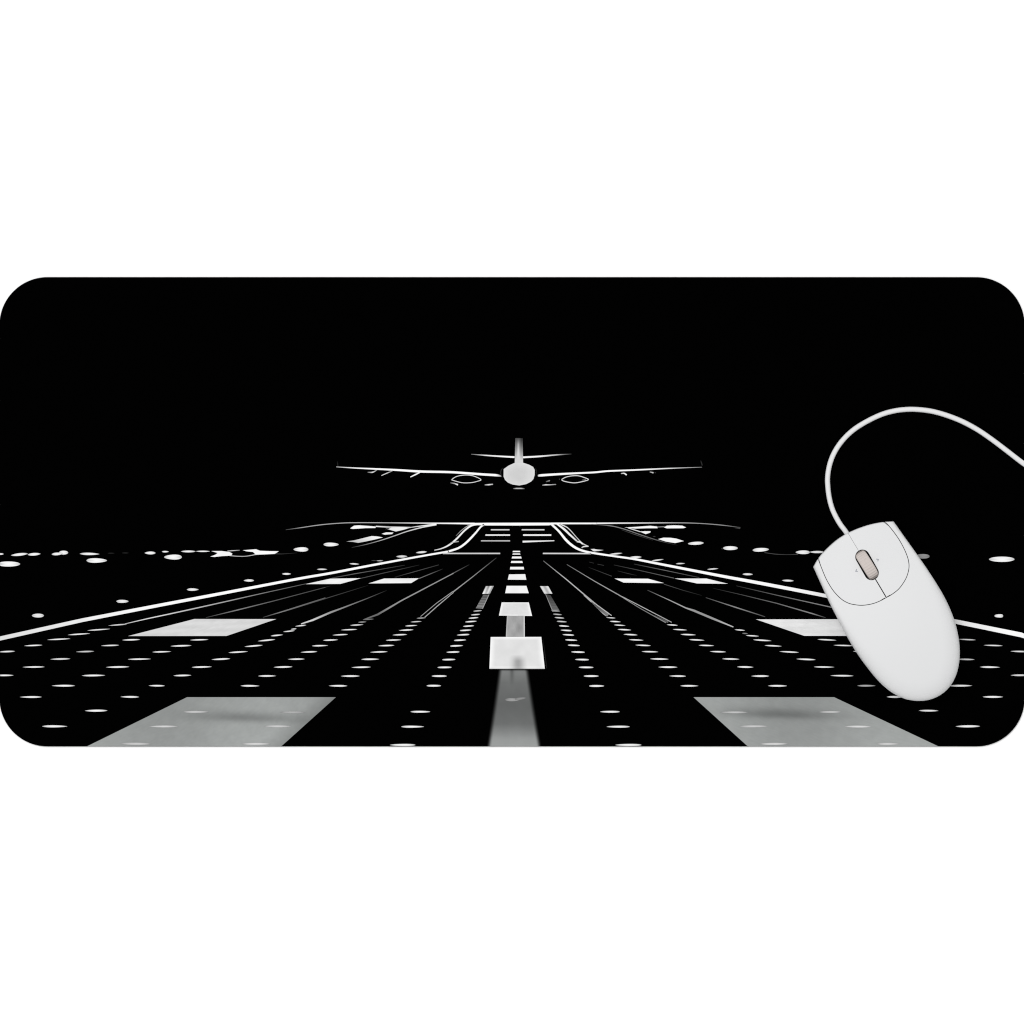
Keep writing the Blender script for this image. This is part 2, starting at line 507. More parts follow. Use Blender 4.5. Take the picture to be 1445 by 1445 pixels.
P.build('printed_centre_line', runway)
P = Print()
P.grid(T4(515, 645), T4(583, 643), T4(550, 709), T4(485, 711), lambda s, t, x, y: 165 + 60 * (t if s < 0.5 else 0.5) + 30 * math.sin(s * 12), 12, 6)
P.grid(T4(495, 716), T4(545, 716), T4(490, 836), T4(430, 832),
       lambda s, t, x, y: (60 + 45 * abs(math.sin(t * 17)) + 40 * t) if s < 0.86 else 170, 14, 26)
P.build('printed_side_strip', runway)
P = Print()
P.grid(T4(975, 645), T4(1046, 645), T4(1081, 709), T4(1012, 709), lambda s, t, x, y: 200 + 25 * math.sin(s * 9), 12, 6)
P.grid(T4(1020, 711), T4(1064, 722), T4(1146, 862), T4(1082, 862),
       lambda s, t, x, y: 150 if s < 0.08 else (62 + 30 * t + 30 * t * abs(math.sin(t * 20))), 14, 24)
P.build('printed_side_strip', runway)

# pale touchdown blocks
def pale(base):
    def f(s, t, x, y):
        return base + 3 * math.sin(x * 0.05 + y * 0.8) + 3 * math.sin(x * 0.031 - y * 0.41 + 1.3) + random.uniform(-4, 4)
    return f
def patch(*a):
    p = Print(0)
    p.grid(*a)
    return p
patch(T3(398, 581), T3(660, 577), T3(485, 626), T3(185, 628), pale(238), 20, 4).build('printed_touchdown_block', runway)
patch(T3(855, 580), T3(1152, 578), T3(1085, 619), T3(722, 622), pale(240), 20, 4).build('printed_touchdown_block', runway)
patch(T5(525, 580), T5(810, 582), T5(945, 619), T5(602, 615), pale(246), 20, 4).build('printed_touchdown_block', runway)
patch(T5(1035, 580), T5(1305, 580), T5(1490, 625), T5(1225, 622), pale(243), 20, 4).build('printed_touchdown_block', runway)
patch(T2(328, 924), T2(1022, 925), T2(600, 1068), T1(1088, 1069), pale(213), 50, 10).build('printed_touchdown_block', runway)
patch(T6(522, 927), T6(1290, 926), T6(1785, 1068), T6(932, 1067), pale(228), 50, 10).build('printed_touchdown_block', runway)
def band(y0, x0, tint):
    def f(s, t, x, y):
        g = 158 + 8 * math.sin(x * 0.021) - 6 * (1 - t) + random.uniform(-2, 2)
        d = (y - y0 - 0.03 * (x - x0)) / (8 if y < y0 else 6)
        g -= 34 * math.exp(-d * d) * math.exp(-((x - x0) / 75) ** 2)
        if tint < 0 and s > 0.86: g -= 150 * (s - 0.86)
        return (g * 0.985, g * 1.003, g * 0.995)
    return f
patch((264, 983.8), (474, 983.8), (396.7, 1053.3), (122.5, 1053.3), band(1013, 350, -1), 70, 28).build('printed_foreground_block', runway)
patch((978.6, 983.8), (1177, 983.8), (1324.4, 1053.3), (1055.3, 1053.3), band(1008, 1100, 1), 70, 28).build('printed_foreground_block', runway)

# faint guide lines converging on the far end
P = Print()
P.curve(T1((1060, 966), (1250, 922)) + T2((150, 874), (500, 797), (900, 707), (1270, 626)), [0.9, 1.3, 1.5, 1.6, 1.4, 1.0, 0.8], [190, 220, 215, 190, 160, 120, 95])
P.line(T3((410, 576), (600, 541), (1030, 467)), [0.9, 1.0, 0.8], [60, 105, 45])
P.line(T2((425, 912), (700, 846), (1000, 771), (1440, 655)), [0.7, 1.5, 1.1, 0.9], [60, 130, 95, 75])
P.line(T3((250, 682), (400, 643)), 0.8, [65, 20])
P.line(T3((655, 579), (850, 534), (1155, 465)), 0.9, [80, 80, 25])
P.line(T2((910, 910), (1060, 866), (1440, 744)), [0.8, 1.4, 1.1], [60, 130, 95])
P.line(T3((0, 860), (300, 768), (720, 638)), [1.3, 1.0, 0.7], [120, 85, 20])
P.line(T3((940, 570), (1100, 526), (1320, 464)), 0.9, [20, 85, 55])
P.line(T3((1145, 583), (1250, 540), (1355, 498)), [1.0, 1.0, 0.7], [120, 105, 25])
P.line(T3((150, 966), (250, 933), (400, 868), (500, 831), (700, 754), (880, 680)), [1.4, 2.6, 2.6, 1.9, 1.1, 0.7], [215, 205, 150, 140, 100, 20])
P.line(T3((680, 930), (800, 886), (900, 828), (1000, 769), (1445, 535)) + T4((240, 534), (375, 462)), [1.2, 2.6, 2.4, 1.8, 1.2, 1.0, 0.8], [110, 105, 140, 150, 150, 110, 35])
P.line(T3((1165, 903), (1300, 790), (1440, 690)), [0.8, 0.9, 1.0], 165)
P.line(T3((1200, 910), (1310, 812), (1445, 698)), [1.2, 1.2, 1.0], 170)
P.line(T4((235, 696), (400, 568), (605, 404)), [1.5, 1.2, 0.8], [160, 145, 55])
P.build('printed_guide_lines', runway)
P = Print()
P.line(T4((1004, 430), (1200, 588), (1445, 796)), [0.9, 1.3, 1.8], [110, 190, 170])
P.line(T5((265, 722), (340, 790), (430, 880), (455, 898)), [1.2, 1.1, 1.0, 1.0], [180, 185, 190, 190])
P.line(T5((275, 722), (380, 808), (500, 895)), [1.6, 1.2, 1.1], [160, 190, 190])
P.line(T5((330, 778), (400, 840), (470, 893)), [1.5, 3.0, 4.4], [80, 95, 130])
P.line(T5((120, 461), (350, 600), (600, 742)), [0.8, 1.1, 1.4], [110, 160, 160])
P.line(T5((590, 734), (760, 822), (1010, 952)), [1.0, 1.0, 1.1], [170, 190, 170])
P.line(T5((600, 744), (740, 832), (960, 955)), [1.0, 0.9, 1.0], [160, 130, 150])
P.line(T5((860, 895), (980, 950)), [1.6, 3.0], [60, 95])
P.line(T5((805, 679), (1000, 768), (1130, 830)) + T6((-5, 853), (150, 918), (330, 992)), [0.8, 1.2, 1.7, 3.0, 3.0, 1.4], [70, 165, 165, 150, 150, 190])
P.line(T5((305, 485), (500, 560)), 0.8, [25, 75])
P.line(T5((310, 440), (350, 450)), 0.8, 45)
P.line(T5((380, 458), (435, 469)), 0.8, 55)
P.line(T5((520, 465), (700, 503), (1030, 577)), 0.9, [40, 75, 105])
P.line(T5((550, 515), (640, 538), (715, 554)), 0.8, [30, 60, 20])
P.line(T5((690, 457), (950, 510), (1245, 572)), 0.9, [50, 110, 60])
P.line(T5((945, 628), (1100, 678), (1265, 724)), 0.8, [90, 60, 25])
P.line(T5((1300, 742), (1440, 788)) + T6((350, 825), (600, 905)), [0.9, 1.2, 1.6, 1.0], [70, 115, 140, 80])
P.line(T6((155, 662), (400, 718), (700, 791), (1000, 878), (1115, 913)), [0.7, 0.9, 1.2, 1.6, 0.8], [20, 75, 110, 140, 60])
P.line(T6((355, 642), (700, 722), (1180, 828)), [0.8, 1.1, 1.4], [45, 100, 145])
P.build('printed_guide_lines', runway)

# rows of runway lights: (enlargement, u, v, length) in each row
def th(v):      # thickness grows towards the foot of the picture
    return (8.6 + 9.4 * (v / 1160.0) ** 0.9) / 6.0208
def row(items, tilt=0.0):
    P = Print(2)
    for it in items:
        C, u, v, ln = it[:4]
        g = it[4] if len(it) > 4 else 246
        near = max(0.0, 1 - v / 620)
        P.lens(C(u, v), C.l(ln) * 1.0, th(v) * random.uniform(0.95, 1.15), g, math.radians(tilt * near + random.uniform(-0.6, 0.6)), 0.72)
    return P.build('printed_light_row', runway)
row([(B1, 1000, 131, 160, 220), (B1, 840, 172, 195, 235), (B1, 672, 210, 190), (B1, 500, 253, 195), (B1, 283, 306, 155), (B1, 55, 358, 145, 235)], -5)
row([(B1, 1115, 258, 152), (B1, 935, 306, 155, 235), (B1, 722, 358, 155, 205), (B1, 513, 421, 170, 225), (B1, 286, 489, 188), (B1, 30, 560, 170)], -3)
row([(B2, 368, 258, 155), (B2, 213, 309, 178), (B2, 50, 360, 160), (B1, 1185, 422, 197), (B1, 1000, 489, 198), (B1, 795, 561, 198), (B1, 538, 648, 198), (B1, 262, 744, 186)], -3)
row([(B2, 1230, 138, 95, 238), (B2, 1170, 166, 50, 220), (B2, 1130, 185, 100, 238), (B2, 1028, 220, 105), (B2, 940, 262, 148), (B2, 830, 310, 155), (B2, 700, 362, 165), (B2, 552, 422, 158), (B2, 390, 489, 172), (B2, 225, 561, 152),
     (B1, 1332, 648, 138), (B1, 1103, 743, 158), (B1, 817, 860, 192), (B1, 465, 993, 215)], -9)
row([(B3, 600, 84, 95, 120), (B3, 550, 107, 70, 150), (B3, 503, 132, 112, 225), (B3, 437, 172, 138), (B3, 362, 215, 132), (B3, 280, 260, 128), (B3, 190, 308, 138), (B3, 95, 361, 142), (B2, 1193, 422, 142), (B2, 1080, 489, 160), (B2, 945, 565, 152), (B2, 800, 649, 160)], -4)
row([(B2, 340, 870, 225, 200), (B2, 65, 994, 245, 215), (B1, 1155, 1141, 260, 205)], -4)
row([(B3, 1050, 73, 78, 170), (B3, 1007, 104, 94, 220), (B3, 965, 138, 104), (B3, 922, 175, 124), (B3, 868, 215, 124), (B3, 815, 260, 132), (B3, 753, 307, 138), (B3, 690, 361, 148), (B3, 617, 423, 153), (B3, 540, 491, 165), (B3, 447, 566, 160), (B3, 343, 649, 158)], -4)
row([(B2, 1163, 874, 215, 180), (B2, 1035, 993, 235, 205), (B2, 850, 1142, 250, 215)], -4)
def bars(items, slant):
    """rows nearest the centre line: short blunt bars"""
    P = Print(2)
    for it in items:
        C, u, v, ln = it[:4]
        g = it[4] if len(it) > 4 else 248
        P.lens(C(u, v), C.l(ln), (10 + 6 * v / 650) / 6.02, g, math.radians(slant * max(0, 1 - v / 560)), 1.35)
    return P
P = bars([(B4, 325, 12, 72, 200), (B4, 307, 44, 78, 225), (B4, 290, 72, 82), (B4, 268, 103, 97), (B4, 248, 141, 92), (B4, 223, 177, 97), (B4, 202, 215, 106), (B4, 176, 261, 103), (B4, 146, 309, 109), (B4, 116, 362, 110),
          (B4, 80, 426, 113), (B4, 44, 492, 120), (B3, 1203, 566, 127), (B3, 1157, 648, 122)], -5)
for v, u, ln in ((869, 1043, 168), (996, 977, 194), (1151, 893, 218)):
    P.lens(B3(u, v), B3.l(ln), th(v), 248, 0, 1.0)
P.build('printed_light_row', runway)
P = bars([(B4, 985, 12, 68, 170), (B4, 1003, 42, 74, 190), (B4, 1020, 71, 82, 220), (B4, 1040, 103, 84, 210), (B4, 1060, 141, 86), (B4, 1078, 178, 94), (B4, 1096, 216, 97), (B4, 1120, 260, 102), (B4, 1143, 305, 103), (B4, 1178, 362, 116),
          (B4, 1212, 426, 118), (B4, 1247, 492, 125), (B4, 1290, 566, 127), (B4, 1336, 650, 128)], 5)
for v, u, ln in ((869, 245, 168), (996, 315, 197), (1151, 402, 224)):
    P.lens(B5(u, v), B5.l(ln), th(v), 248, 0, 1.0)
P.build('printed_light_row', runway)
row([(B5, 252, 71, 80, 225), (B5, 290, 103, 95), (B5, 328, 134, 98), (B5, 368, 172, 115), (B5, 420, 214, 120), (B5, 468, 259, 124), (B5, 527, 305, 133), (B5, 585, 359, 142), (B5, 665, 421, 157), (B5, 737, 490, 163), (B5, 820, 566, 144), (B5, 920, 649, 154)], 4)
row([(B5, 1300, 874, 240, 195), (B6, 265, 993, 250, 205), (B6, 435, 1142, 240, 215)], 4)
row([(B5, 775, 132, 94), (B5, 840, 172, 120), (B5, 910, 214, 130), (B5, 983, 259, 132), (B5, 1065, 306, 131), (B5, 1163, 359, 137), (B5, 1272, 421, 147), (B6, 190, 489, 139), (B6, 317, 566, 152), (B6, 465, 649, 163)], 4)
row([(B6, 910, 871, 195, 200), (B6, 1150, 995, 228, 225), (B7, 290, 1142, 200, 210)], 4)
row([(B6, 145, 175, 88, 238), (B6, 188, 204, 50, 130), (B6, 252, 224, 112), (B6, 335, 262, 156), (B6, 428, 309, 145), (B6, 563, 361, 165), (B6, 707, 424, 164), (B6, 860, 489, 174), (B6, 1012, 563, 196), (B6, 1220, 648, 155, 180),
     (B7, 350, 743, 140), (B7, 635, 860, 166), (B7, 968, 993, 208)], 6)
row([(B6, 885, 258, 162), (B6, 1025, 306, 170), (B6, 1180, 358, 150), (B7, 235, 421, 150), (B7, 410, 490, 160), (B7, 640, 560, 170), (B7, 905, 648, 200), (B7, 1180, 743, 174)], 4)
row([(B7, 560, 306, 150), (B7, 745, 357, 150), (B7, 945, 424, 160, 215), (B7, 1157, 490, 170), (B7, 1415, 559, 165, 220)], 4)
row([(B7, 960, 256, 150, 220), (B7, 1183, 306, 162, 235), (B7, 1410, 357, 160, 225)], 4)

# ------------------------------------------------------------------ computer mouse
mouse = thing('computer_mouse', 'white corded computer mouse with beige scroll wheel lying tilted on the black mat', 'computer mouse')
MC = Crop(1120, 700, 4.661)
side = MC((657, 168), (720, 258), (800, 371), (880, 487), (950, 596), (1000, 685), (1040, 774), (1068, 860), (1086, 948), (1092, 1028), (1087, 1100), (1071, 1168), (1042, 1230), (1002, 1279),
          (950, 1316), (890, 1339), (830, 1346), (775, 1342), (720, 1328), (640, 1286), (560, 1216), (480, 1119), (410, 1020), (350, 918), (300, 822), (247, 720), (190, 596), (132, 467))
front = MC((132, 467), (160, 417), (192, 376), (230, 337), (280, 293), (330, 259), (365, 240), (420, 216), (480, 195), (540, 180), (600, 171), (657, 168))
seam = MC((163, 418), (190, 490), (220, 558), (262, 625), (310, 675), (355, 702), (398, 713), (450, 717), (510, 708), (560, 690), (605, 666), (645, 643), (690, 606), (728, 552), (747, 507), (755, 460), (748, 410), (725, 350), (690, 285), (650, 228), (606, 175))
sub = lambda pts, n: [tuple(p) for p, t in catmull(pts, n)]
SIDE, FRONT, SEAM = sub(side, 5), sub(front, 5), sub(seam, 5)
F0 = Vector((1197, 751))
AX = Vector((0.515, 0.857)).normalized()
AV = Vector((AX.y, -AX.x))                     # to the mouse's right as seen in the photograph

def seg_d(p, pts):
    best = 1e9
    for i in range(len(pts) - 1):
        ax, ay = pts[i]
        bx, by = pts[i + 1]
        dx, dy = bx - ax, by - ay
        L = dx * dx + dy * dy
        t = 0 if L == 0 else max(0, min(1, ((p[0] - ax) * dx + (p[1] - ay) * dy) / L))
        d = (p[0] - ax - dx * t) ** 2 + (p[1] - ay - dy * t) ** 2
        if d < best:
            best = d
    return math.sqrt(best)

def smooth(a, b_, x):
    t = max(0.0, min(1.0, (x - a) / (b_ - a)))
    return t * t * (3 - 2 * t)

def interp(x, xs, ys):
    """monotone-ish smooth profile through the points"""
    if x <= xs[0]: return ys[0]
    for i in range(len(xs) - 1):
        if x <= xs[i + 1]:
            h = xs[i + 1] - xs[i]
            t = (x - xs[i]) / h
            m0 = (ys[i + 1] - ys[i - 1]) / (xs[i + 1] - xs[i - 1]) if i else (ys[1] - ys[0]) / h
            m1 = (ys[i + 2] - ys[i]) / (xs[i + 2] - xs[i]) if i + 2 < len(xs) else (ys[i + 1] - ys[i]) / h
            return ((2 * t**3 - 3 * t**2 + 1) * ys[i] + (t**3 - 2 * t**2 + t) * h * m0 + (-2 * t**3 + 3 * t**2) * ys[i + 1] + (t**3 - t**2) * h * m1)
    return ys[-1]

def zmouse(p):
    """height in millimetres above the mat"""
    q = Vector(p) - F0
    u, v = q.dot(AX), q.dot(AV)
    H = interp(u, [-5, 50, 110, 165, 215, 265], [13.5, 17.0, 20.6, 22.0, 21.0, 18.0])
    H -= 2.0 * (v / 66.0) ** 2
    zb = H - 2.0 - 6.5 * smooth(60, 240, u)
    R = 4.5 + 20 * smooth(60, 240, u)
    d = seg_d(p, SIDE)
    k = 1 - min(1.0, d / R)
    k = math.sqrt(max(0.0, 1 - k * k))
    df = seg_d(p, FRONT)
    kf = 1 - min(1.0, df / 2.0)
    kf = math.sqrt(max(0.0, 1 - kf * kf))
    z = zb + (H - zb) * k
    return 9.5 + (z - 9.5) * (0.82 + 0.18 * kf)

def inside(p, poly):
    c = False
    n = len(poly)
    j = n - 1
    for i in range(n):
        xi, yi = poly[i]
        xj, yj = poly[j]
        if (yi > p[1]) != (yj > p[1]) and p[0] < (xj - xi) * (p[1] - yi) / (yj - yi) + xi:
            c = not c
        j = i
    return c

def dense(poly, step=1.6):
    out = []
    n = len(poly)
    for i in range(n):
        a, b_ = Vector(poly[i]), Vector(poly[(i + 1) % n])
        k = max(1, int((b_ - a).length / step))
        for j in range(k):
            out.append(tuple(a.lerp(b_, j / k)))
    return out

OUT = SIDE[:-1] + FRONT[:-1]
def area(poly):
    return 0.5 * sum(poly[i][0] * poly[(i + 1) % len(poly)][1] - poly[(i + 1) % len(poly)][0] * poly[i][1] for i in range(len(poly)))
def inset(poly, d):
    n = len(poly)
    sgn = 1 if area(poly) > 0 else -1
    out = []
    for i in range(n):
        a, b_, c = Vector(poly[i - 1]), Vector(poly[i]), Vector(poly[(i + 1) % n])
        t1, t2 = (b_ - a), (c - b_)
        if t1.length < 1e-6 or t2.length < 1e-6:
            continue
        t1.normalize(); t2.normalize()
        n1, n2 = Vector((-t1.y, t1.x)) * sgn, Vector((-t2.y, t2.x)) * sgn
        m = n1 + n2
        if m.length < 0.2:
            m = n1
        m = m.normalized()
        out.append(tuple(b_ + m * d / max(0.5, m.dot(n1))))
    return out

# interior sample points: rings that follow the outline, then a grid
RING = []
dOUT = dense(OUT, 2.4)
for d in (0.35, 0.8, 1.5, 2.4, 3.6, 5.2, 7.2, 9.8, 13, 17, 21.5, 26):
    for p in inset(dOUT, d):
        if inside(p, OUT) and seg_d(p, OUT + [OUT[0]]) > d * 0.93:
            RING.append(p)
GRID = []
for j in range(0, 90):
    for i in range(0, 90):
        p = (1140 + i * 3.1 + (j % 2) * 1.5, 725 + j * 3.1)
        if inside(p, OUT) and seg_d(p, OUT + [OUT[0]]) > 28:
            GRID.append(p)
SAMPLES = RING + GRID
SHIFT = Vector((-1.2, -0.2))      # the raised shell is nearer the lens than the mat

def panel(name, poly, m, parent, foot):
    """a moulded shell panel over the outline poly, following the mouse's height, with a lip folded down"""
    poly = dense(poly, 1.5)
    pts = [p for p in SAMPLES if inside(p, poly) and seg_d(p, poly + [poly[0]]) > 0.32]
    V = [Vector(p) for p in poly] + [Vector(p) for p in pts]
    r = delaunay_2d_cdt(V, [], [list(range(len(poly)))], 1, 1e-5)
    bm = bmesh.new()
    vs = [bm.verts.new(W(Vector(p) + SHIFT, MAT_T + zmouse(p) / 1000)) for p in r[0]]
    for f in r[2]:
        try:
            bm.faces.new([vs[k] for k in f])
        except ValueError:
            pass
    loose = [v for v in bm.verts if not v.link_faces]
    bmesh.ops.delete(bm, geom=loose, context='VERTS')
    bmesh.ops.recalc_face_normals(bm, faces=bm.faces)
    if sum(f.normal.z for f in bm.faces) < 0:
        for f in bm.faces: f.normal_flip()
    for f in bm.faces: f.smooth = True
    be = [e for e in bm.edges if len(e.link_faces) == 1]
    low = {}
    hi = {}
    for e in be:
        for v in e.verts:
            if v not in low:
                q = ((v.co.x / PX) + 722.5 - SHIFT.x, 722.5 - v.co.y / PX - SHIFT.y)
                zz = foot(q, (v.co.z - MAT_T) * 1000)
                hi[v] = bm.verts.new(v.co)
                low[v] = bm.verts.new((v.co.x, v.co.y, MAT_T + zz / 1000))
    for e in be:
        f = e.link_faces[0]
        for l in f.loops:
            if l.edge == e:
                a, c = l.vert, l.link_loop_next.vert
        nf = bm.faces.new((hi[a], low[a], low[c], hi[c]))
        nf.smooth = True
    me = bpy.data.meshes.new(name)
    bm.to_mesh(me)
    return obj(name, me, m, parent)

# shell: everything behind and beside the button seam
def on_outline(q, tol=0.35):
    return seg_d(q, OUT + [OUT[0]]) < tol
g = 0.5                                    # half the seam's width
seam_poly = SEAM + []
# button area polygon: front edge between the seam's ends
i0 = min(range(len(FRONT)), key=lambda i: (Vector(FRONT[i]) - Vector(SEAM[0])).length)
i1 = min(range(len(FRONT)), key=lambda i: (Vector(FRONT[i]) - Vector(SEAM[-1])).length)
SEAM[0], SEAM[-1] = FRONT[i0], FRONT[i1]
def shift_line(pts, d):
    out = []
    for i, p in enumerate(pts):
        t = (Vector(pts[min(i + 1, len(pts) - 1)]) - Vector(pts[max(i - 1, 0)])).normalized()
        out.append(tuple(Vector(p) + Vector((-t.y, t.x)) * d))
    return out
C0 = Vector(MC(410, 430))
probe = shift_line(SEAM, 1.0)[50]
sg = 1 if (Vector(probe) - C0).length > (Vector(SEAM[50]) - C0).length else -1
seam_out = shift_line(SEAM, sg * g)
seam_in = shift_line(SEAM, -sg * g)
seam_in = [a if (Vector(a) - Vector((1249.8, 842.9))).length > 7.5 else tuple(Vector(a) + (Vector(a) - Vector(b_)) * 0.8) for a, b_ in zip(seam_in, SEAM)]
# right cheek from the seam's front end round the outline to the left cheek
shell_poly = FRONT[i1 + 1:-1] + SIDE[:-1] + FRONT[:i0] + seam_out
if area(shell_poly) < 0: shell_poly.reverse()
panel('body', shell_poly, M_white, mouse, lambda q, z: 4.6 if on_outline(q) else z - 2.2)

# buttons with the split between them and the wheel slot
S0, S1 = Vector(FRONT[min(range(len(FRONT)), key=lambda i: (Vector(FRONT[i]) - Vector((1196.8, 752.5))).length)]), Vector((1249.8, 842.9))
WC = Vector((1223.0, 797.1))
WD = Vector((0.487, 0.873)).normalized()
WN = Vector((WD.y, -WD.x))                  # to the right
HL, HW = 23.2, 10.2
def cap_side(sign):
    """slot edge from the front tip to the rear tip along one side"""
    out = []
    for k in range(13):
        a = math.pi / 2 * k / 12
        out.append(WC - WD * (HL - HW + HW * math.cos(a)) + WN * sign * HW * math.sin(a))
    for k in range(13):
        a = math.pi / 2 * k / 12
        out.append(WC + WD * (HL - HW + HW * math.sin(a)) + WN * sign * HW * math.cos(a))
    return [tuple(p) for p in out]
def split(sign):
    gf, gr = 0.2, 0.72
    n = Vector((0.862, -0.507))
    cp = cap_side(sign)
    f0 = S0 + n * sign * gf
    cp = [p for p in cp if (Vector(p) - (WC)).dot(n) * sign > -2.0]
    tip0 = WC - WD * (HL - 0.25)
    tip1 = WC + WD * (HL - 0.25)
    l0 = S0 + (S1 - S0) * ((tip0 - S0).dot(S1 - S0) / (S1 - S0).length_squared)
    l1 = S0 + (S1 - S0) * ((tip1 - S0).dot(S1 - S0) / (S1 - S0).length_squared)
    cp = [tuple(l0 + n * sign * gf)] + [p for p in cp[1:-1] if (Vector(p) - l0).dot(n) * sign > 0.9 and (Vector(p) - l1).dot(n) * sign > 0.9] + [tuple(l1 + n * sign * gr)]
    f1 = Vector(S1) + n * sign * gr
    return [tuple(f0)] + cp + [tuple(f1)]
iS = min(range(len(FRONT)), key=lambda i: (Vector(FRONT[i]) - S0).length)
mid = min(range(len(seam_in)), key=lambda i: (Vector(seam_in[i]) - S1).length)
left_poly = FRONT[i0 + 1:iS] + split(-1)[:-1] + [split(-1)[-1]] + list(reversed(seam_in[2:mid]))
right_poly = FRONT[iS + 1:i1] + list(reversed(seam_in[mid + 1:-2])) + list(reversed(split(1)))
for pl in (left_poly, right_poly):
    if area(pl) < 0: pl.reverse()
foot_b = lambda q, z: 5.2 if seg_d(q, FRONT) < 0.35 else z - 2.0
panel('button', left_poly, M_button, mouse, foot_b)
panel('button', right_poly, M_button, mouse, foot_b)

# dark chassis seen through the seams, lower tray, glide feet
def plan_solid(name, poly, zlo, ztop, m, parent, taper=0):
    bm = bmesh.new()
    lo = [bm.verts.new(W(Vector(p) + SHIFT, MAT_T + zlo / 1000)) for p in inset(poly, taper)]
    hi = [bm.verts.new(W(Vector(p) + SHIFT, MAT_T + ztop / 1000)) for p in poly]
    n = len(hi)
    if len(lo) != n:
        raise RuntimeError('ring')
    for i in range(n):
        bm.faces.new((lo[i], lo[(i + 1) % n], hi[(i + 1) % n], hi[i]))
    bm.faces.new(hi)
    bm.faces.new(list(reversed(lo)))
    bmesh.ops.recalc_face_normals(bm, faces=bm.faces)
    me = bpy.data.meshes.new(name)
    bm.to_mesh(me)
    return obj(name, me, m, parent)
clean = dense(OUT, 3.0)
plan_solid('chassis', inset(clean, 4.0), 4.7, 7.2, M_inner, mouse)
# a raised inner deck just below seam and buttons
deck = [p for p in SAMPLES if seg_d(p, OUT + [OUT[0]]) > 4.5]
dk_poly = dense(inset(clean, 4.2), 3.0)
r = delaunay_2d_cdt([Vector(p) for p in dk_poly] + [Vector(p) for p in deck if inside(p, dk_poly)], [], [list(range(len(dk_poly)))], 1, 1e-5)
bm = bmesh.new()
def in_slot(p):
    q = Vector(p) - WC
    s, t = q.dot(WD), q.dot(WN)
    return abs(t) < HW + 1.5 and abs(s) < HL + 2
vs = [bm.verts.new(W(Vector(p) + SHIFT, MAT_T + (zmouse(p) - 1.9) / 1000)) for p in r[0]]
for f in r[2]:
    c = sum((Vector(r[0][k]) for k in f), Vector((0, 0))) / 3
    if not in_slot(c):
        bm.faces.new([vs[k] for k in f])
me = bpy.data.meshes.new('inner_deck')
bm.to_mesh(me)
obj('inner_deck', me, M_inner, mouse)
plan_solid('base', inset(clean, 0.6), 0.9, 4.5, M_white, mouse, 2.5)
for u, v, a, b_ in ((28, 0, 9, 26), (232, 0, 9, 22)):
    c = F0 + AX * u + AV * v
    pts = []
    for k in range(24):
        t = 2 * math.pi * k / 24
        pts.append(tuple(c + AX * a * math.cos(t) + AV * b_ * math.sin(t)))
    plan_solid('glide_foot', pts, 0.22, 0.9, M_foot, mouse)

# scroll wheel: ribbed barrel on a cross axle
zs = zmouse(tuple(WC))
RW, HWW = 9.5, 8.1 * 0.4
bm = bmesh.new()
prof = [(-1.0, 0.80), (-0.97, 0.90), (-0.86, 0.965), (-0.62, 0.99), (-0.3, 1.0), (0, 1.0), (0.3, 1.0), (0.62, 0.99), (0.86, 0.965), (0.97, 0.90), (1.0, 0.80)]
NA = 144
rings = []
cw = Vector(W(WC + SHIFT + WN * 0.2 + WD * 1.1, MAT_T + (zs - RW + 3.1) / 1000))
WHD = Vector((0.525, 0.851)).normalized()
dirf = Vector((WHD.x, -WHD.y, 0))
dirn = Vector((WHD.y, WHD.x, 0))
for k in range(NA):
    a = 2 * math.pi * k / NA
    rib = 0.0 if (k % 4) < 2 else -0.17
    rr = []
    for s, q in prof:
        rad = (RW * q + (rib if abs(s) < 0.9 else 0)) / 1000
        rr.append(bm.verts.new(cw + dirn * s * HWW / 1000 + dirf * math.cos(a) * rad + Vector((0, 0, 1)) * math.sin(a) * rad))
    rings.append(rr)
for k in range(NA):
    a, c = rings[k], rings[(k + 1) % NA]
    for i in range(len(prof) - 1):
        bm.faces.new((a[i], c[i], c[i + 1], a[i + 1]))
bm.faces.new([rr[0] for rr in rings])
bm.faces.new([rr[-1] for rr in reversed(rings)])
bmesh.ops.recalc_face_normals(bm, faces=bm.faces)
me = bpy.data.meshes.new('scroll_wheel')
bm.to_mesh(me)
obj('scroll_wheel', me, M_wheel, mouse)

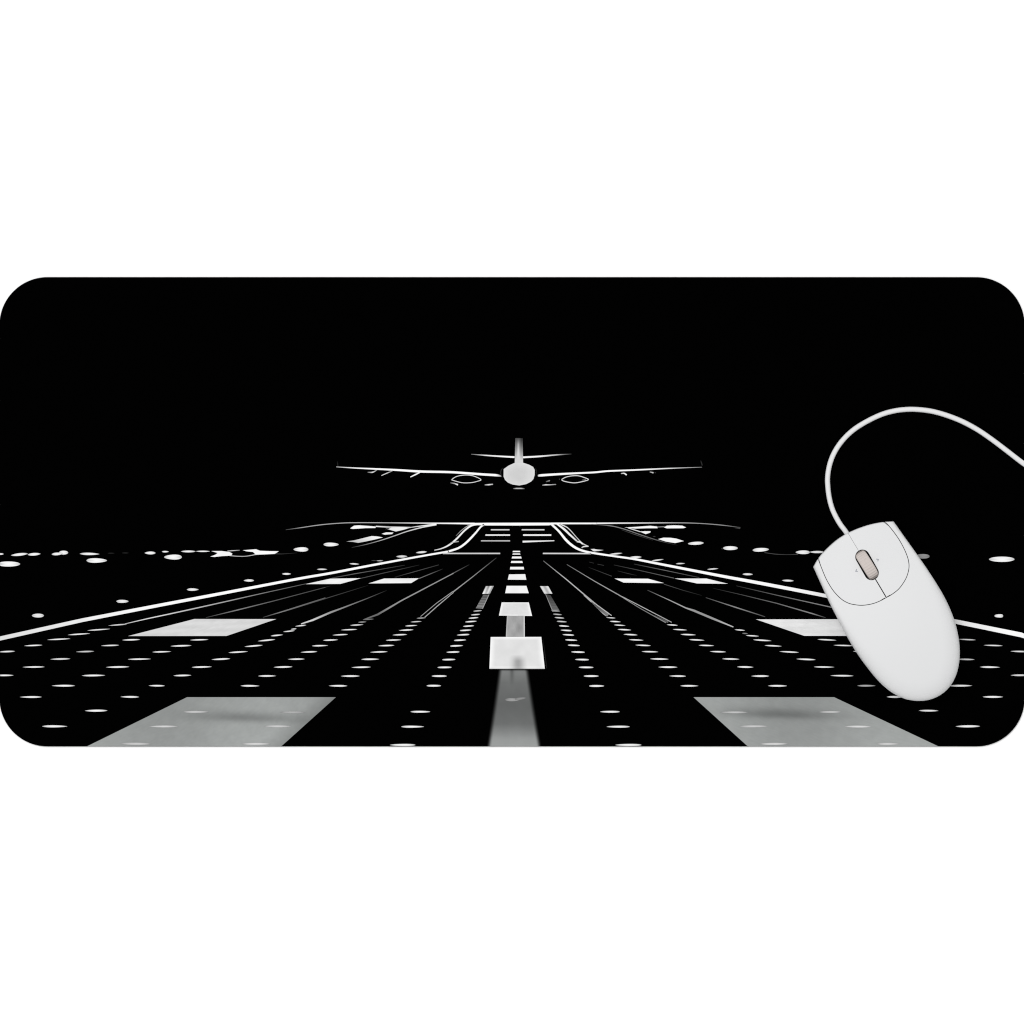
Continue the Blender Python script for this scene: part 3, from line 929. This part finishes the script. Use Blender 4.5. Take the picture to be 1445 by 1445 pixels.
# little moulded arrows either side of the wheel
def arrow(c, sgn):
    bm = bmesh.new()
    c = Vector(c)
    pts2 = [(-1.4, -2.1), (1.2, 0), (-1.1, 1.8)]
    w = 0.95
    q = [c + WN * (x * sgn) + WD * y for x, y in pts2]
    L, R, L2, R2 = [], [], [], []
    for i, p in enumerate(q):
        t = (q[min(i + 1, 2)] - q[max(i - 1, 0)]).normalized()
        n = Vector((-t.y, t.x)) * w * (1.0 if i == 1 else 0.5)
        for lst, pt in ((L, p + n), (R, p - n)):
            lst.append(bm.verts.new(W(pt + SHIFT, MAT_T + (zmouse(tuple(pt)) + 0.08) / 1000)))
        for lst, pt in ((L2, p + n), (R2, p - n)):
            lst.append(bm.verts.new(W(pt + SHIFT, MAT_T + (zmouse(tuple(pt)) - 0.3) / 1000)))
    for i in range(2):
        bm.faces.new((L[i], L[i + 1], R[i + 1], R[i]))
        bm.faces.new((L[i], L2[i], L2[i + 1], L[i + 1]))
        bm.faces.new((R[i], R[i + 1], R2[i + 1], R2[i]))
    bmesh.ops.recalc_face_normals(bm, faces=bm.faces)
    me = bpy.data.meshes.new('arrow_mark')
    bm.to_mesh(me)
    obj('arrow_mark', me, M_mark, mouse)
arrow((1208.2, 805.5), -1)
arrow((1238.0, 790.0), 1)

# cable: out of the front wall, round over the mat and off its right edge
CC = Crop(1130, 550, 4.587)
path = CC((302, 940), (285, 914), (245, 858), (206, 780), (184, 700), (174, 620), (174, 555), (189, 475), (221, 398), (272, 325), (340, 260), (425, 206), (520, 161), (605, 137), (690, 127), (770, 129), (855, 141),
          (950, 168), (1050, 208), (1150, 263), (1240, 325), (1330, 393), (1445, 481))
path += [(1478, 677), (1520, 697), (1580, 712), (1660, 716), (1760, 706)]
pts3 = []
RC = 1.42
for i, (p, t) in enumerate(catmull([(*q, 0) for q in path], 8)):
    d_front = (Vector(p[:2]) - Vector(path[0])).length if i < 60 else 99
    z = 7.6 + (RC + 0.15 - 7.6) * smooth(0, 62, d_front) if d_front < 70 else RC + 0.15
    if p[0] > 1443:
        z += -(MAT_T * 1000) * smooth(1447, 1480, p[0])
    pts3.append(Vector(W((p[0], p[1]), MAT_T + z / 1000)))
tail = Vector(W(Vector(path[0]) + AX * 9, MAT_T + 7.6 / 1000))
pts3.insert(0, tail)
bm = bmesh.new()
NS = 20
prev = None
for i, c in enumerate(pts3):
    t = (pts3[min(i + 1, len(pts3) - 1)] - pts3[max(i - 1, 0)]).normalized()
    s_ = t.cross(Vector((0, 0, 1))).normalized()
    u_ = s_.cross(t)
    rad = RC / 1000
    ring = [bm.verts.new(c + s_ * math.cos(2 * math.pi * k / NS) * rad + u_ * math.sin(2 * math.pi * k / NS) * rad) for k in range(NS)]
    if prev:
        for k in range(NS):
            f = bm.faces.new((prev[k], prev[(k + 1) % NS], ring[(k + 1) % NS], ring[k]))
            f.smooth = True
    else:
        bm.faces.new(ring)
    prev = ring
bm.faces.new(list(reversed(prev)))
bmesh.ops.recalc_face_normals(bm, faces=bm.faces)
me = bpy.data.meshes.new('cable')
bm.to_mesh(me)
obj('cable', me, M_cable, mouse)
